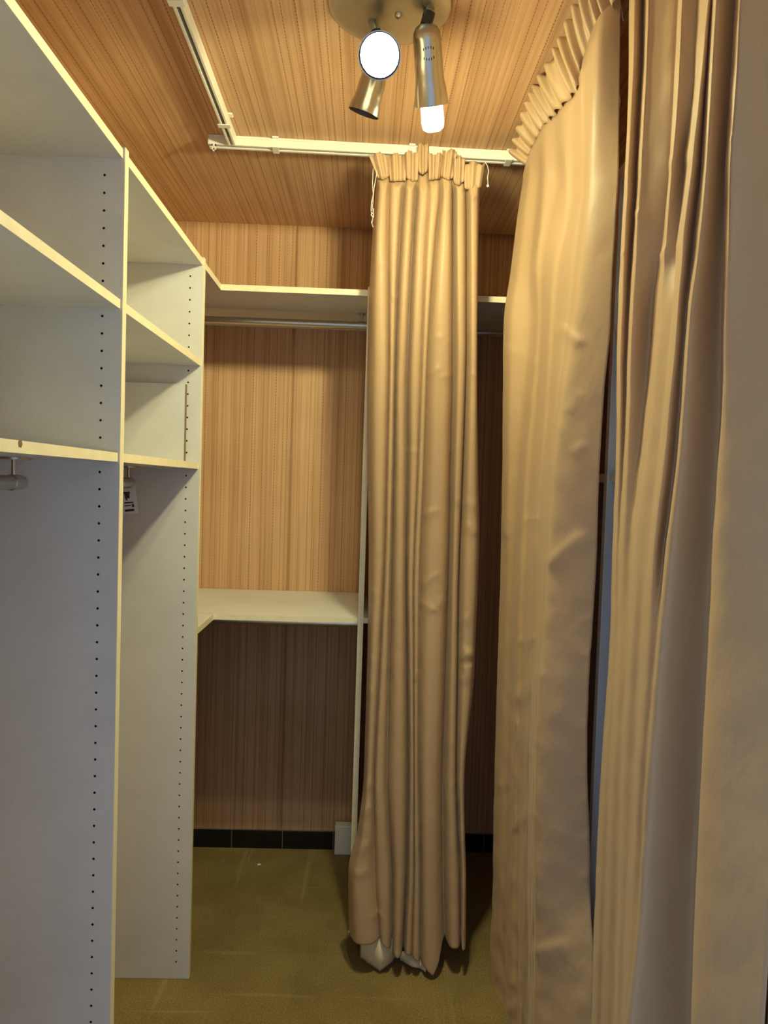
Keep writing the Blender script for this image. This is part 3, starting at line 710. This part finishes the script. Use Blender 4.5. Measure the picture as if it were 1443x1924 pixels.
add3(1920, (1112,1.280),(1120,1.220),(1130,1.202),(1140,1.160),(1152,1.132),(1160,1.080),(1168,1.052),(1174,1.000),(1180,0.970),(1186,0.920),(1298,0.930),(1306,0.820),(1437,0.710))
CR3 = [(1238,486,1266,452,.006,5), (1252,312,1290,282,.004,8), (1192,402,1204,400,.004,4), (1166,478,1180,472,.004,4), (1372,268,1382,256,.003,4)]
rows3 = drape(L3, push=(-0.8, -0.6, 0), ease=lambda v: float(np.interp(v, [300, 1000], [1.0, 0.0])), nv=260, per=10, power=1.5, wrinkle=0.003, seed=9.0, creases=CR3, xmax=0.462)
zt = 2.338
r0 = rows3[0]
up = []
for j in range(8):
    t = 1-j/8; up.append([np.array([p[0]*(1-t)+(0.405+0.25*(p[0]-0.42))*t, p[1], p[2]+(zt-p[2])*t]) for p in r0])
rows3 = up+rows3
to_floor(rows3)
rows3 = [[np.array([p[0], p[1], min(p[2], zt)]) for p in r] for r in rows3]
MB().grid(rows3).build('drape', 'fabric', parent=c3, smooth=True, solid=0.0012)

# ------------------------------------------------------------------ ceiling spotlight
cl = thing('ceiling_spotlight', 'satin nickel ceiling spotlight with round plate, three bullet heads and lit bulbs', 'ceiling lamp', (0.018, 1.455, 2.1))
PC = (0.018, 1.452, ZC)
MB().lathe(PC, (0, 0, -1), [(0.0, 0.123), (0.004, 0.124), (0.010, 0.120), (0.017, 0.106), (0.022, 0.08), (0.025, 0.045), (0.026, 0.0005)], 56).build('ceiling_plate', 'plate', parent=cl, autosmooth=50)
m = MB(); m.lathe((0.036, 1.448, ZC-0.024), (0, 0, -1), [(0, 0.008), (0.005, 0.0075), (0.008, 0.004), (0.0085, 0.0004)], 16); m.build('screw_cap', 'plate', parent=cl, smooth=True)
def spot(joint, tip, plate_pt, r0=0.0285, r1=0.0355, lit=False, out=0.02, name='spot_head', vent=True, br=0.024, glow='bulb'):
    j, t = Vector(joint), Vector(tip); d = (t-j).normalized(); ln = (t-j).length
    prof = [(0.0, 0.0006), (0.003, r0*0.45), (0.009, r0*0.75), (0.018, r0*0.94), (0.030, r0), (ln*0.62, r0*1.02), (ln*0.72, r0*1.06), (ln*0.80, r0*1.14), (ln, r1),
            (ln, r1-0.0015), (ln*0.80, r0*1.14-0.0015), (ln*0.62, r0*1.02-0.0015), (0.03, r0-0.0015)]
    h = MB().lathe(j, d, prof[:10], 36).build(name, 'nickel', parent=cl, autosmooth=50)
    MB().lathe(j, d, prof[9:]+[(0.03, 0.0005)], 36).build('reflector', 'inner', parent=h, autosmooth=50)
    if vent:
        vm = MB(); q = d.cross(Vector((1, 0, 0))).normalized()
        if q.y > 0: q = -q
        w = d.cross(q).normalized()
        for rr_, nn in ((0.009, 5),):
            for s in (-1, 1):
                for k in range(-2, 3):
                    a = math.radians(k*10); p = j+d*(0.052+s*0.010*math.cos(k*0.35))+(q*math.cos(a)+w*math.sin(a))*(r0*1.004)
                    vm.bar(p-d*0.0022, p+d*0.0022, 0.0016, 0.0012, up=tuple(q*math.cos(a)+w*math.sin(a)))
        vm.build('vent_slots', 'slot', parent=h)
    am = MB(); am.tube([plate_pt, tuple(Vector(plate_pt).lerp(j, 0.55)), tuple(j+d*0.008)], 0.0085, 14); am.build('swivel_arm', 'plate', parent=h, smooth=True)
    mid = Vector(plate_pt).lerp(j+d*0.006, 0.62); ax = (j+d*0.006-Vector(plate_pt)).normalized()
    MB().lathe(mid, ax, [(-0.011, 0.0005), (-0.011, 0.0118), (0.013, 0.0118), (0.013, 0.0005)], 18).build('swivel_joint', 'black', parent=h, autosmooth=40)
    if lit:
        b = MB(); s0 = ln-0.055
        b.lathe(j, d, [(s0, 0.012), (s0+0.01, br*0.9), (ln+out-0.016, br), (ln+out-0.006, br*0.9), (ln+out-0.001, br*0.6), (ln+out, 0.0005)], 24, cap0=True)
        b.build('bulb', glow, parent=h, smooth=True)
    return h
P3 = lambda px, py, y: tuple(atY(px, py, y))
# right head: hangs down with its compact fluorescent bulb sticking out
spot(P3(800, 40, 1.435), P3(811, 197, 1.515), (0.098, 1.432, ZC-0.018), lit=True, out=0.050, br=0.0235)
# middle head: opening turned to the camera, bulb lit
j2 = np.array(P3(716, 92, 1.475)); t2 = np.array(P3(713, 105, 1.375))
spot(tuple(j2), tuple(t2), (-0.02, 1.47, ZC-0.018), r1=0.0405, lit=True, out=0.0015, vent=False, br=0.0388, glow='bulb_recessed')
# left head: points down and away, unlit
spot(P3(708, 128, 1.505), P3(683, 213, 1.530), (-0.012, 1.505, ZC-0.02), r0=0.0275, r1=0.0335, vent=False)
